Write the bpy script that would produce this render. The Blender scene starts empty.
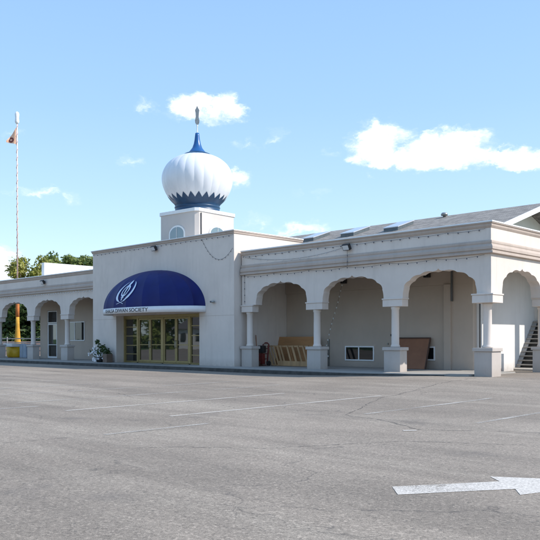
import bpy, bmesh, math, random
from mathutils import Vector, Matrix
R = math.radians
rnd = random.Random(7)
scene = bpy.context.scene
COL = scene.collection

# ------------------------------------------------------------------ materials
def newmat(name):
    m = bpy.data.materials.new(name); m.use_nodes = True
    nt = m.node_tree; nt.nodes.clear()
    out = nt.nodes.new('ShaderNodeOutputMaterial'); b = nt.nodes.new('ShaderNodeBsdfPrincipled')
    nt.links.new(b.outputs[0], out.inputs[0])
    return m, nt, b
class NB:
    """tiny node helper"""
    def __init__(s, nt): s.nt = nt
    def n(s, t, **k):
        x = s.nt.nodes.new(t)
        for a, v in k.items(): setattr(x, a, v)
        return x
    def l(s, a, b): s.nt.links.new(a, b)
    def coord(s, scale=(1, 1, 1), rot=(0, 0, 0)):
        t = s.n('ShaderNodeTexCoord'); m = s.n('ShaderNodeMapping'); m.inputs['Scale'].default_value = scale
        m.inputs['Rotation'].default_value = rot
        s.l(t.outputs['Object'], m.inputs['Vector']); return m.outputs['Vector']
    def noise(s, vec, scale, detail=4, rough=.55, dist=0):
        x = s.n('ShaderNodeTexNoise'); x.inputs['Scale'].default_value = scale; x.inputs['Detail'].default_value = detail
        x.inputs['Roughness'].default_value = rough; x.inputs['Distortion'].default_value = dist
        s.l(vec, x.inputs['Vector']); return x.outputs['Fac']
    def ramp(s, fac, stops):
        x = s.n('ShaderNodeValToRGB'); cr = x.color_ramp
        while len(cr.elements) < len(stops): cr.elements.new(.5)
        for e, (p, c) in zip(cr.elements, stops):
            e.position = p; e.color = (c, c, c, 1) if isinstance(c, (int, float)) else (*c, 1)
        s.l(fac, x.inputs['Fac']); return x.outputs['Color']
    def mix(s, a, b, fac, mode='MIX'):
        x = s.n('ShaderNodeMix', data_type='RGBA', blend_type=mode)
        for k, v in ((0, fac), (6, a), (7, b)):
            if isinstance(v, (int, float)): x.inputs[k].default_value = v
            elif isinstance(v, tuple): x.inputs[k].default_value = (*v, 1)
            else: s.l(v, x.inputs[k])
        return x.outputs[2]
    def math(s, op, a, b=0., clamp=False):
        x = s.n('ShaderNodeMath', operation=op, use_clamp=clamp)
        for k, v in ((0, a), (1, b)):
            if isinstance(v, (int, float)): x.inputs[k].default_value = v
            else: s.l(v, x.inputs[k])
        return x.outputs[0]
    def bump(s, bsdf, h, strength=.3, dist=.02):
        x = s.n('ShaderNodeBump'); x.inputs['Strength'].default_value = strength; x.inputs['Distance'].default_value = dist
        s.l(h, x.inputs['Height']); s.l(x.outputs[0], bsdf.inputs['Normal'])

def simple(name, col, rough=.6, var=.12, scale=6, bump=0, metal=0, stretch=(1, 1, 1), spec=.5):
    m, nt, b = newmat(name); q = NB(nt); v = q.coord(stretch)
    f = q.noise(v, scale, 5, .6)
    lo = tuple(c * (1 - var) for c in col); hi = tuple(min(1, c * (1 + var)) for c in col)
    q.l(q.ramp(f, [(.3, lo), (.7, hi)]), b.inputs['Base Color'])
    b.inputs['Roughness'].default_value = rough; b.inputs['Metallic'].default_value = metal
    b.inputs['Specular IOR Level'].default_value = spec
    if bump: q.bump(b, q.noise(v, scale * 6, 4), bump, .01)
    return m

def stucco(name, col, dirt=(.36, .31, .27), amount=.5):
    m, nt, b = newmat(name); q = NB(nt)
    v = q.coord(); vs = q.coord((1.3, 1.3, .16))
    base = q.ramp(q.noise(v, .55, 5, .6), [(.3, tuple(c * .93 for c in col)), (.7, tuple(min(1, c * 1.05) for c in col))])
    streak = q.ramp(q.noise(vs, 3.2, 6, .65), [(.52, 0.), (.78, amount)])
    c = q.mix(base, dirt, q.math('MULTIPLY', streak, .55))
    blot = q.ramp(q.noise(v, 2.3, 7, .7), [(.58, 0.), (.8, amount * .5)])
    c = q.mix(c, tuple(x * .8 for x in col), blot)
    vd = q.coord((.9, .9, .25), (0, 0, R(20)))
    c = q.mix(c, tuple(x * .72 for x in col), q.ramp(q.noise(vd, 1.1, 8, .72), [(.50, 0.), (.72, .55 * amount)]))
    # splash dirt on the lowest 35 cm
    sep = q.n('ShaderNodeSeparateXYZ'); q.l(v, sep.inputs[0])
    low = q.math('SUBTRACT', .42, sep.outputs[2], True)
    low = q.math('MULTIPLY', low, q.noise(v, 5, 5, .7))
    c = q.mix(c, dirt, q.math('MULTIPLY', low, 2.6, True))
    q.l(c, b.inputs['Base Color']); b.inputs['Roughness'].default_value = .9
    b.inputs['Specular IOR Level'].default_value = .2
    q.bump(b, q.math('ADD', q.noise(v, 55, 4, .6), q.math('MULTIPLY', q.noise(v, 6, 3), .8)), .35, .012)
    return m

M = {}
M['stucco'] = stucco('stucco_cream', (.69, .615, .555), amount=.42)
M['stucco_tower'] = stucco('stucco_tower', (.60, .545, .505), amount=.25)
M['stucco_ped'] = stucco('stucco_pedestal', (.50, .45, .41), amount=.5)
M['soffit'] = simple('brown_porch_soffit', (.30, .235, .18), .85, .12, 2)
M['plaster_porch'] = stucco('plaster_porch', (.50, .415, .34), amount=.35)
M['plaster_white'] = stucco('plaster_white', (.74, .72, .69), amount=.22)
M['trim'] = stucco('stucco_trim', (.48, .40, .345), amount=1.0)
M['gable'] = simple('gable_siding', (.80, .78, .68), .8, .05, 2)
M['white'] = simple('white_paint', (.78, .78, .77), .45, .05, 3)
M['white_roof'] = simple('white_membrane', (.74, .73, .70), .7, .1, 1.5)
M['dome_white'] = simple('dome_white_paint', (.76, .77, .80), .38, .05, 2.5, stretch=(1, 1, .3))
M['dome_blue'] = simple('dome_blue_paint', (.012, .052, .12), .4, .15, 3)
M['spire_blue'] = simple('spire_blue_paint', (.015, .10, .30), .3, .12, 3)
M['lead'] = simple('dark_lead_trim', (.09, .11, .12), .5, .2, 8)
M['steel'] = simple('aged_steel', (.30, .30, .29), .4, .15, 10, metal=.6)
M['black'] = simple('black_plastic', (.02, .02, .022), .45, .2, 8)
M['lens'] = simple('lamp_lens', (.62, .64, .66), .15, .05, 3)
M['gold'] = simple('gold_anodised_frame', (.34, .265, .115), .38, .1, 6, metal=.35)
M['wood'] = simple('pale_pine', (.42, .26, .13), .75, .22, 5, stretch=(1, 1, .15))
M['plywood'] = simple('plywood_board', (.42, .21, .085), .75, .22, 2.5, stretch=(.2, 1, 1))
M['brown'] = simple('brown_hardboard', (.27, .115, .055), .6, .15, 2)
M['brown_edge'] = simple('dark_board_edge', (.07, .035, .022), .7, .15, 4)
M['concrete'] = None
M['yellow'] = simple('yellow_plastic', (.72, .43, .02), .45, .12, 4)
M['bluegrey'] = simple('blue_grey_paint', (.30, .36, .43), .5, .12, 3)
M['orange_cloth'] = simple('orange_cloth', (.50, .16, .04), .85, .2, 6, stretch=(1, 1, .4))
M['gold_cloth'] = simple('gold_cloth', (.55, .29, .035), .85, .15, 5)
M['cord'] = simple('faded_red_cord', (.66, .34, .26), .85, .1, 6)
M['pale_cloth'] = simple('faded_pink_cloth', (.78, .60, .55), .85, .16, 3, stretch=(1, 1, 2))
M['flag_cloth'] = simple('faded_orange_flag', (.85, .50, .34), .85, .12, 3)
M['flag_mark'] = simple('dark_flag_emblem', (.20, .05, .05), .85, .1, 3)
M['white_cloth'] = simple('white_cloth', (.82, .82, .84), .8, .06, 4)
M['red'] = simple('red_paint', (.16, .02, .015), .5, .15, 5)
M['bulb'] = simple('unlit_glass_bulb', (.70, .71, .70), .15, .05, 4)
M['bulb_dark'] = simple('unlit_dark_bulb', (.10, .10, .12), .2, .1, 4)
M['wire'] = simple('black_wire', (.03, .03, .03), .6, .1, 4)
M['terracotta'] = simple('brown_planter', (.17, .12, .09), .8, .15, 5, bump=.2)
M['flower'] = simple('white_petals', (.80, .80, .82), .7, .05, 8)
M['bark'] = simple('bark', (.10, .075, .055), .9, .3, 6, bump=.5, stretch=(1, 1, .2))
M['teal'] = simple('pale_teal_door', (.30, .44, .44), .5, .08, 3)
M['stair'] = simple('galvanised_stair', (.34, .33, .32), .6, .15, 6)
M['stair_riser'] = simple('dark_riser', (.07, .065, .06), .7, .2, 6)  # shade between the treads, put into the colour
M['downpipe'] = simple('grey_downpipe', (.10, .10, .10), .5, .1, 6)
M['hwhite'] = simple('house_siding', (.66, .66, .64), .8, .06, 3)
M['hroof'] = simple('house_roof', (.13, .12, .12), .9, .2, 6)

def glass(name, base, refl):
    m, nt, b = newmat(name); q = NB(nt)
    b.inputs['Base Color'].default_value = (*base, 1); b.inputs['Roughness'].default_value = .02
    b.inputs['IOR'].default_value = refl
    v = q.coord(); q.bump(b, q.noise(v, .7, 2), .05, .04)
    return m
M['glass'] = glass('door_glass', (.018, .02, .018), 2.0)
M['glass_dim'] = glass('window_glass', (.012, .014, .016), 1.55)
M['glass_sky'] = glass('tower_glass', (.12, .18, .2), 2.1)
M['glass_pale'] = glass('pale_pane', (.16, .18, .17), 1.6)
M['skylight_glass'] = glass('skylight_glass', (.50, .52, .55), 1.6)

def m_concrete():
    m, nt, b = newmat('pavement_concrete'); q = NB(nt); v = q.coord()
    c = q.ramp(q.noise(v, .9, 6, .65), [(.3, (.27, .25, .225)), (.7, (.40, .375, .335))])
    c = q.mix(c, (.15, .14, .13), q.ramp(q.noise(v, 3, 6, .7), [(.6, 0.), (.8, .6)]))
    q.l(c, b.inputs['Base Color']); b.inputs['Roughness'].default_value = .9
    q.bump(b, q.noise(v, 40, 4), .3, .01); return m
M['concrete'] = m_concrete()

def m_asphalt():
    m, nt, b = newmat('weathered_asphalt'); q = NB(nt); v = q.coord()
    c = q.ramp(q.noise(v, .16, 6, .62), [(.32, (.218, .182, .146)), (.68, (.330, .278, .226))])
    # worn streaks left by turning cars
    vs = q.coord((.25, 1.6, 1), (0, 0, R(30)))
    c = q.mix(c, (.190, .160, .130), q.ramp(q.noise(vs, .5, 7, .66), [(.44, 0.), (.64, .72)]))
    c = q.mix(c, (.40, .345, .28), q.ramp(q.noise(vs, .33, 6, .6, .6), [(.52, 0.), (.72, .6)]))
    # aggregate: stones of 1-3 cm
    g1 = q.noise(v, 34, 3, .75); g2 = q.noise(v, 95, 2, .7)
    c = q.mix(c, q.ramp(g1, [(.34, .65), (.5, 1.), (.66, 1.3)]), .5, 'MULTIPLY')
    c = q.mix(c, q.ramp(g2, [(.34, .5), (.5, 1.), (.68, 1.5)]), .6, 'MULTIPLY')
    st = q.n('ShaderNodeTexVoronoi'); st.inputs['Scale'].default_value = 42; q.l(v, st.inputs['Vector'])
    sx = q.n('ShaderNodeSeparateXYZ'); q.l(st.outputs['Color'], sx.inputs[0])
    c = q.mix(c, q.ramp(sx.outputs[0], [(0, .42), (.12, .55), (.16, .95), (.80, 1.), (.88, 1.5), (1, 1.9)]), .38, 'MULTIPLY')
    st2 = q.n('ShaderNodeTexVoronoi'); st2.inputs['Scale'].default_value = 17; q.l(v, st2.inputs['Vector'])
    sx2 = q.n('ShaderNodeSeparateXYZ'); q.l(st2.outputs['Color'], sx2.inputs[0])
    spot = q.math('MULTIPLY', q.math('LESS_THAN', st2.outputs['Distance'], .22), q.math('GREATER_THAN', sx2.outputs[1], .86))
    c = q.mix(c, (.10, .09, .08), q.math('MULTIPLY', spot, .7))
    # long faint seams between paving passes and oil stains
    oil = q.ramp(q.noise(v, .8, 3, .5), [(.64, 0.), (.76, .42)])
    c = q.mix(c, (.12, .105, .095), oil)
    # hairline cracks
    dn = q.n('ShaderNodeTexNoise'); dn.inputs['Scale'].default_value = .8; dn.inputs['Detail'].default_value = 6; q.l(v, dn.inputs['Vector'])
    vm = q.n('ShaderNodeVectorMath', operation='MULTIPLY_ADD'); q.l(dn.outputs['Color'], vm.inputs[0]); vm.inputs[1].default_value = (2.4, 2.4, 0); q.l(v, vm.inputs[2])
    vo = q.n('ShaderNodeTexVoronoi', feature='DISTANCE_TO_EDGE'); vo.inputs['Scale'].default_value = .24; q.l(vm.outputs[0], vo.inputs['Vector'])
    line = q.ramp(vo.outputs['Distance'], [(0, 1.), (.0022, .8), (.0042, 0.)])
    maskn = q.ramp(q.noise(v, .35, 3), [(.47, 0.), (.58, 1.)])
    c = q.mix(c, (.055, .05, .048), q.math('MULTIPLY', q.math('MULTIPLY', line, maskn), .6))
    q.l(c, b.inputs['Base Color']); b.inputs['Roughness'].default_value = .88; b.inputs['Specular IOR Level'].default_value = .3
    q.bump(b, q.math('ADD', g1, q.math('MULTIPLY', g2, .6)), .3, .008)
    return m
M['asphalt'] = m_asphalt()

def m_tar():
    m, nt, b = newmat('dark_crack_filler'); q = NB(nt); v = q.coord()
    b.inputs['Base Color'].default_value = (.075, .07, .067, 1); b.inputs['Roughness'].default_value = .8
    tr = q.n('ShaderNodeBsdfTransparent'); mx = q.n('ShaderNodeMixShader')
    q.l(q.ramp(q.noise(v, 9, 5, .8), [(.42, 0.), (.60, .62)]), mx.inputs[0]); q.l(tr.outputs[0], mx.inputs[1]); q.l(b.outputs[0], mx.inputs[2])
    out = [n for n in nt.nodes if n.type == 'OUTPUT_MATERIAL'][0]; q.l(mx.outputs[0], out.inputs[0]); return m
M['tar'] = m_tar()
def m_paint(name, lo, hi, col=(.62, .61, .59)):
    m, nt, b = newmat(name); q = NB(nt); v = q.coord()
    q.l(q.ramp(q.noise(v, 40, 3, .8), [(.38, tuple(c * .62 for c in col)), (.58, col)]), b.inputs['Base Color']); b.inputs['Roughness'].default_value = .9; b.inputs['Specular IOR Level'].default_value = .12
    tr = q.n('ShaderNodeBsdfTransparent'); mx = q.n('ShaderNodeMixShader')
    f = q.math('ADD', q.math('MULTIPLY', q.noise(v, 60, 4, .8), .55), q.math('MULTIPLY', q.noise(v, 1.1, 4, .6), .55))
    q.l(q.ramp(f, [(lo, 0.), (hi, 1.)]), mx.inputs[0]); q.l(tr.outputs[0], mx.inputs[1]); q.l(b.outputs[0], mx.inputs[2])
    out = [n for n in nt.nodes if n.type == 'OUTPUT_MATERIAL'][0]; q.l(mx.outputs[0], out.inputs[0]); return m
M['line'] = m_paint('worn_line_paint', .37, .56, (.58, .53, .47))
M['line_faint'] = m_paint('nearly_gone_line_paint', .41, .64, (.54, .50, .45))
M['arrow'] = m_paint('arrow_paint', .39, .50, (.66, .61, .55))

def m_shingle():
    m, nt, b = newmat('roof_shingles'); q = NB(nt); v = q.coord()
    br = q.n('ShaderNodeTexBrick'); br.inputs['Scale'].default_value = 1; br.inputs['Brick Width'].default_value = .34; br.inputs['Row Height'].default_value = .145
    br.inputs['Mortar Size'].default_value = .008; br.inputs['Bias'].default_value = -.1
    br.inputs['Color1'].default_value = (.22, .20, .18, 1); br.inputs['Color2'].default_value = (.35, .32, .285, 1); br.inputs['Mortar'].default_value = (.07, .07, .07, 1)
    q.l(v, br.inputs['Vector'])
    c = q.mix(br.outputs['Color'], q.ramp(q.noise(v, 5, 5, .75), [(.35, .7), (.65, 1.3)]), .8, 'MULTIPLY')
    q.l(c, b.inputs['Base Color']); b.inputs['Roughness'].default_value = .95; q.bump(b, br.outputs['Fac'], .3, -.01); return m
M['shingle'] = m_shingle()

def m_canvas():
    m, nt, b = newmat('blue_canvas'); q = NB(nt); v = q.coord()
    q.l(q.ramp(q.noise(v, 1.6, 5, .6), [(.3, (.0045, .009, .088)), (.7, (.0065, .013, .122))]), b.inputs['Base Color'])
    b.inputs['Roughness'].default_value = .55; b.inputs['Specular IOR Level'].default_value = .25
    q.bump(b, q.noise(v, 3, 3), .15, .03); return m
M['canvas'] = m_canvas()
M['valance'] = simple('white_canvas', (.72, .72, .73), .7, .06, 3)
M['letter'] = simple('dark_lettering', (.05, .045, .05), .7, .1, 5)
M['emblem'] = simple('pale_blue_emblem', (.62, .72, .88), .6, .04, 5)

def m_leaf(name, a, c_):
    m, nt, b = newmat(name); q = NB(nt); v = q.coord()
    g = q.n('ShaderNodeNewGeometry')
    c = q.mix(a, c_, q.ramp(q.noise(v, .8, 4, .7), [(.35, 0.), (.65, 1.)]))
    c = q.mix(c, q.ramp(g.outputs['Random Per Island'], [(0, .6), (1, 1.45)]), .8, 'MULTIPLY')
    q.l(c, b.inputs['Base Color']); b.inputs['Roughness'].default_value = .6
    t = q.n('ShaderNodeBsdfTranslucent'); q.l(c, t.inputs[0]); mx = q.n('ShaderNodeMixShader'); mx.inputs[0].default_value = .35
    q.l(b.outputs[0], mx.inputs[1]); q.l(t.outputs[0], mx.inputs[2])
    out = [n for n in nt.nodes if n.type == 'OUTPUT_MATERIAL'][0]; q.l(mx.outputs[0], out.inputs[0]); return m
M['leaf'] = m_leaf('leaves_green', (.13, .175, .045), (.27, .32, .085))
M['leaf_y'] = m_leaf('leaves_yellowgreen', (.20, .22, .045), (.36, .34, .07))
M['leaf_d'] = m_leaf('leaves_dark', (.03, .06, .018), (.08, .13, .035))
M['grass'] = simple('lawn', (.06, .12, .025), .9, .35, 1.2, bump=.3)
M['pinkwall'] = stucco('pinkish_block_wall', (.40, .29, .25), amount=.4)
M['fence'] = simple('grey_fence_metal', (.26, .26, .26), .6, .1, 5)

# ------------------------------------------------------------------ mesh helpers
def box(bm, x0, x1, y0, y1, z0, z1, bev=0):
    vs = [bm.verts.new((x, y, z)) for x in (x0, x1) for y in (y0, y1) for z in (z0, z1)]
    fs = []
    for f in ((0, 1, 3, 2), (4, 6, 7, 5), (0, 4, 5, 1), (2, 3, 7, 6), (0, 2, 6, 4), (1, 5, 7, 3)):
        fs.append(bm.faces.new([vs[i] for i in f]))
    if bev:
        es = list({e for f in fs for e in f.edges})
        bmesh.ops.bevel(bm, geom=es, offset=bev, segments=2, affect='EDGES', profile=.6)
def lathe(bm, prof, cx=0, cy=0, n=24, cap=True):
    rings = []
    for r, z in prof:
        rings.append([bm.verts.new((cx + r * math.cos(2 * math.pi * i / n), cy + r * math.sin(2 * math.pi * i / n), z)) for i in range(n)])
    for a, b in zip(rings, rings[1:]):
        for i in range(n):
            bm.faces.new((a[i], a[(i + 1) % n], b[(i + 1) % n], b[i])).smooth = True
    if cap:
        bm.faces.new(rings[0][::-1]); bm.faces.new(rings[-1])
def tube(bm, pts, r, n=6, r2=None):
    pts = [Vector(p) for p in pts]; rings = []
    for k, p in enumerate(pts):
        d = (pts[min(k + 1, len(pts) - 1)] - pts[max(k - 1, 0)]).normalized()
        a = d.cross(Vector((0, 0, 1)) if abs(d.z) < .95 else Vector((1, 0, 0))).normalized(); b = d.cross(a)
        rr = r if r2 is None else r + (r2 - r) * k / (len(pts) - 1)
        rings.append([bm.verts.new(p + rr * (a * math.cos(2 * math.pi * i / n) + b * math.sin(2 * math.pi * i / n))) for i in range(n)])
    for a, b in zip(rings, rings[1:]):
        for i in range(n): bm.faces.new((a[i], a[(i + 1) % n], b[(i + 1) % n], b[i])).smooth = True
    bm.faces.new(rings[0][::-1]); bm.faces.new(rings[-1])
def obox(bm, p, q, w, t, up=(0, 0, 1)):
    """bar from p to q, width w, thickness t"""
    p = Vector(p); q = Vector(q); d = (q - p).normalized(); u = Vector(up)
    a = d.cross(u).normalized() * w / 2; b = d.cross(a).normalized() * t / 2
    vs = [bm.verts.new(e + sa * a + sb * b) for e in (p, q) for sa, sb in ((-1, -1), (1, -1), (1, 1), (-1, 1))]
    for f in ((3, 2, 1, 0), (4, 5, 6, 7), (0, 1, 5, 4), (1, 2, 6, 5), (2, 3, 7, 6), (3, 0, 4, 7)): bm.faces.new([vs[i] for i in f])
def prism(bm, poly, fn0, fn1):
    """extruded outline; fn0/fn1 map a 2-D point to the two faces"""
    a = [bm.verts.new(fn0(*p)) for p in poly]; b = [bm.verts.new(fn1(*p)) for p in poly]
    f1 = bm.faces.new(a); f2 = bm.faces.new(b[::-1]); n = len(poly)
    for i in range(n): bm.faces.new((a[i], b[i], b[(i + 1) % n], a[(i + 1) % n]))
    f1.normal_update(); f2.normal_update()
    bmesh.ops.triangulate(bm, faces=[f1, f2], ngon_method='EAR_CLIP')
def sweep(bm, path, prof):
    """profile (offset outward, z) swept along an open plan path with mitred corners; outward = right of travel"""
    rings = []
    for k, p in enumerate(path):
        p = Vector(p)
        dirs = []
        if k > 0: dirs.append((p - Vector(path[k - 1])).normalized())
        if k < len(path) - 1: dirs.append((Vector(path[k + 1]) - p).normalized())
        ns = [Vector((d.y, -d.x)) for d in dirs]
        m = ns[0] if len(ns) == 1 else (ns[0] + ns[1]) / (1 + ns[0].dot(ns[1]))
        rings.append([bm.verts.new((p.x + m.x * o, p.y + m.y * o, z)) for o, z in prof])
    n = len(prof)
    for a, b in zip(rings, rings[1:]):
        for i in range(n): bm.faces.new((a[i], b[i], b[(i + 1) % n], a[(i + 1) % n]))
    bm.faces.new(rings[0][::-1]); bm.faces.new(rings[-1])

def build(name, bm, mat, parent=None, kind=None, smooth=False):
    bmesh.ops.recalc_face_normals(bm, faces=bm.faces[:])
    off = Vector((0, 0, 0)); p = parent
    while p is not None: off += p.location; p = p.parent
    if parent is not None: bmesh.ops.translate(bm, verts=bm.verts[:], vec=-off)
    me = bpy.data.meshes.new(name); bm.to_mesh(me); bm.free()
    if smooth:
        for f in me.polygons: f.use_smooth = True
    for mm in (mat if isinstance(mat, list) else [mat]): me.materials.append(mm)
    o = bpy.data.objects.new(name, me); COL.objects.link(o); o.parent = parent
    if kind: o['kind'] = kind
    return o
def B(): return bmesh.new()
def tag(o, label, cat, group=None):
    o['label'] = label; o['category'] = cat
    if group: o['group'] = group
    return o
def thing(name, loc, label, cat, group=None):
    o = bpy.data.objects.new(name, None); COL.objects.link(o); o.location = loc; o.empty_display_size = .3
    return tag(o, label, cat, group)
def copy_tree(o, parent=None):
    c = o.copy(); COL.objects.link(c); c.parent = parent
    for ch in list(o.children): copy_tree(ch, c)
    return c
def boxpart(name, mat, parent, *a, **k):
    bm = B(); box(bm, *a, **k); return build(name, bm, mat, parent)

# ------------------------------------------------------------------ ground
def sm(x, a, b):
    t = max(0, min(1, (x - a) / (b - a))); return t * t * (3 - 2 * t)
def gz(x, y):
    return -.15 + .115 * sm(x, -9, -1) * sm(y, -9, -1.5) + .012 * math.sin(x * .23 + y * .11) * sm(abs(y + 1), 3, 12)
bm = B(); N = 40; S = 3500
box(bm, -S, S, -S, S, -1.2, -.24)
build('lawn_ground', bm, M['grass'], kind='structure')
bm = B()
xs = [-75 + 3 * i for i in range(15)] + [-30 + .75 * i for i in range(72)] + [25 + 3 * i for i in range(12)]
ys = [-46 + 2 * i for i in range(8)] + [-30 + .5 * i for i in range(72)] + [6.5 + 2 * i for i in range(10)]
g = [[bm.verts.new((x, y, gz(x, y))) for y in ys] for x in xs]
for i in range(len(xs) - 1):
    for j in range(len(ys) - 1): bm.faces.new((g[i][j], g[i + 1][j], g[i + 1][j + 1], g[i][j + 1])).smooth = True
build('parking_lot', bm, M['asphalt'], kind='structure')

def strip(bm, pts, w, lift=.005, wob=0):
    """flat band following the ground"""
    P = []
    for a, b in zip(pts, pts[1:]):
        L = math.dist(a, b); n = max(1, int(L / .25))
        P += [(a[0] + (b[0] - a[0]) * i / n, a[1] + (b[1] - a[1]) * i / n) for i in range(n)]
    P.append(pts[-1])
    if wob: P = [P[0]] + [(x + rnd.uniform(-wob, wob), y + rnd.uniform(-wob, wob)) for x, y in P[1:-1]] + [P[-1]]
    prev = None
    for k, p in enumerate(P):
        a = P[max(0, k - 1)]; b = P[min(len(P) - 1, k + 1)]; L = math.dist(a, b) or 1
        nx, ny = -(b[1] - a[1]) / L * w / 2, (b[0] - a[0]) / L * w / 2
        s = rnd.uniform(.6, 1.3) if wob else 1
        c = [bm.verts.new((p[0] + q * nx * s, p[1] + q * ny * s, gz(p[0] + q * nx, p[1] + q * ny) + lift)) for q in (-1, 1)]
        if prev: bm.faces.new((prev[0], prev[1], c[1], c[0]))
        prev = c
for (x, y0, y1) in [(6.35, -12.6, -9.2), (3.97, -12.6, -7.6), (1.45, -15.4, -8.6), (-1.0, -16.2, -9.6), (-3.5, -16.0, -10.6), (-2.38, -17.3, -16.1),
                    (2.88, -17.8, -15.7), (-6.0, -15.6, -10.6), (-8.5, -15.2, -10.3), (-11.0, -14.6, -10.0), (-13.5, -14.6, -10.0), (-16.0, -14.2, -9.6), (-18.5, -14.0, -9.4), (-3.5, -9.9, -7.2), (-6.0, -9.9, -7.0)]:
    bm = B(); strip(bm, [(x, y0), (x + .03, y1)], .115); build('parking_line', bm, M['line'] if x in (1.45, -1.0) else M['line_faint'], kind='structure')
for pts, w in [([(3.81, -13.02), (4.6, -13.15), (5.24, -13.43), (6.14, -14.04), (6.7, -13.6), (7.73, -13.16), (9.5, -12.6)], .05),
               ([(2.6, -19.3), (2.89, -17.43), (3.1, -16.6)], .035), ([(4.38, -18.26), (5.0, -17.6), (5.76, -17.09), (6.64, -15.33), (7.4, -14.9), (8.3, -14.44), (10.4, -13.6)], .035),
               ([(1.9, -9.23), (1.3, -6.9), (.53, -4.21), (.12, -1.2)], .05), ([(3.8, -13.0), (3.1, -11.6), (2.5, -10.4), (1.9, -9.23), (.5, -8.9), (-1.8, -9.3), (-4, -8.7)], .035),
               ([(-6, -13), (-4.4, -12.6), (-2.6, -13.3), (-.4, -12.9), (1.2, -13.4), (2.6, -12.8), (3.81, -13.02)], .03),
               ([(1.3, -6.9), (2.8, -6.4), (4.6, -6.6), (6.5, -5.9)], .035)]:
    bm = B(); strip(bm, pts, w, .004, .035); build('pavement_crack', bm, M['tar'], kind='structure')
for x, y in [(6.08, -14.2)]:
    bm = B(); strip(bm, [(x - .08, y - .1), (x + .06, y + .07)], .09, .006); build('paint_remnant', bm, M['arrow'], kind='structure')
# painted arrow
def arr(x, y): return bm.verts.new((x, y, gz(x, y) + .004))
bm = B()
La, Lb, Ra, Rb_ = (8.45, -18.12), (9.10, -17.16), (8.71, -18.40), (9.39, -17.41)
rows = [(arr(La[0] + (Lb[0] - La[0]) * i / 8, La[1] + (Lb[1] - La[1]) * i / 8), arr(Ra[0] + (Rb_[0] - Ra[0]) * i / 8, Ra[1] + (Rb_[1] - Ra[1]) * i / 8)) for i in range(9)]
for a, b in zip(rows, rows[1:]): bm.faces.new((a[0], b[0], b[1], a[1]))
p, q_, r_, t_, u_ = arr(8.90, -16.98), rows[-1][0], rows[-1][1], arr(9.55, -17.64), arr(10.05, -16.32)
bm.faces.new((p, u_, q_)); bm.faces.new((q_, u_, r_)); bm.faces.new((r_, u_, t_))
build('painted_arrow', bm, M['arrow'], kind='structure')

# pavement slab in front of the building, with kerb edge
bm = B()
outline = [(-44, -1.9), (-6.2, -1.9), (-4.6, -1.75), (-3.0, -1.35), (-1.4, -.75), (-.55, -.5), (-.5, 3.0), (-44, 3.0)]
prism(bm, outline, lambda x, y: (x, y, -.4), lambda x, y: (x, y, .02))
e = [e for e in bm.edges if abs(e.verts[0].co.z - .02) < 1e-4 and abs(e.verts[1].co.z - .02) < 1e-4 and len(e.link_faces) == 2 and abs(e.link_faces[0].normal.dot(e.link_faces[1].normal)) < .5]
bmesh.ops.bevel(bm, geom=e, offset=.02, segments=2, affect='EDGES')
build('pavement', bm, M['concrete'], kind='structure')
M['kerb'] = simple('stained_kerb', (.07, .066, .06), .9, .35, 3, bump=.3)  # near-black kerb strip, much darker than the slab
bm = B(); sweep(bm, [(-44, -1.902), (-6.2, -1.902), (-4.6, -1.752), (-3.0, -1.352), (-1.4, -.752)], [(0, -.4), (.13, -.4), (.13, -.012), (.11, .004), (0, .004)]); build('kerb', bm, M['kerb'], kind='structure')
boxpart('stair_pad', M['concrete'], None, -2.3, -.7, 5.2, 9.0, -.3, .03, bev=.015)['kind'] = 'structure'

# ------------------------------------------------------------------ the temple
T = thing('temple', (-12, 0, 0), 'long low cream stucco temple with scalloped arcades, blue awning and white onion dome', 'temple')
ST = M['stucco']
def arch_half(hw, rise):
    """right half of a scalloped arch from the springing up to the pointed crown"""
    cusp = [(1, 0), (.965, .36), (.80, .66), (.50, .86), (.15, .945)]
    pts = []
    for (x0, y0), (x1, y1), bulge in zip(cusp, cusp[1:], (.03, .16, .17, .17)):
        for i in range(6):
            t = i / 6; X = x0 + (x1 - x0) * t; Y = y0 + (y1 - y0) * t
            nx, ny = (y1 - y0), -(x1 - x0)          # outward normal (away from the opening)
            k = bulge * 4 * t * (1 - t); pts.append((X + nx * k, Y + ny * k))
    pts += [(.15, .945), (.10, .955), (.05, .975), (.02, 1.01)]
    return [(x * hw, y * rise) for x, y in pts], (0, 1.045 * rise)
def arcade(bm, a0, a1, bays, zb, zt, f0, f1, rise=.98):
    poly = [(a0, zb)]
    for c, hw in bays:
        half, crown = arch_half(hw, rise)
        pts = [(c - x, zb + z) for x, z in half] + [(c, zb + crown[1])] + [(c + x, zb + z) for x, z in half[::-1]]
        if c - hw < a0 + .01: poly = []; pts = [p for p in pts if p[0] > a0] ; poly = [(a0, pts[0][1])]
        if c + hw > a1 - .01: pts = [p for p in pts if p[0] < a1]
        poly += pts
    if poly[-1][0] < a1 - .02 and abs(poly[-1][1] - zb) < .01: poly.append((a1, zb))
    else: poly.append((a1, poly[-1][1]))
    poly += [(a1, zt), (a0, zt)]
    prism(bm, poly, f0, f1)
ZS, ZT = 2.9, 5.30
PX = [-12.14, -8.1, -4.06, 0.0]
bm = B(); arcade(bm, -12.62, .1, [((a + b) / 2, 1.575) for a, b in zip(PX, PX[1:])], ZS, ZT, lambda a, z: (a, -.1, z), lambda a, z: (a, .3, z))
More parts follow.
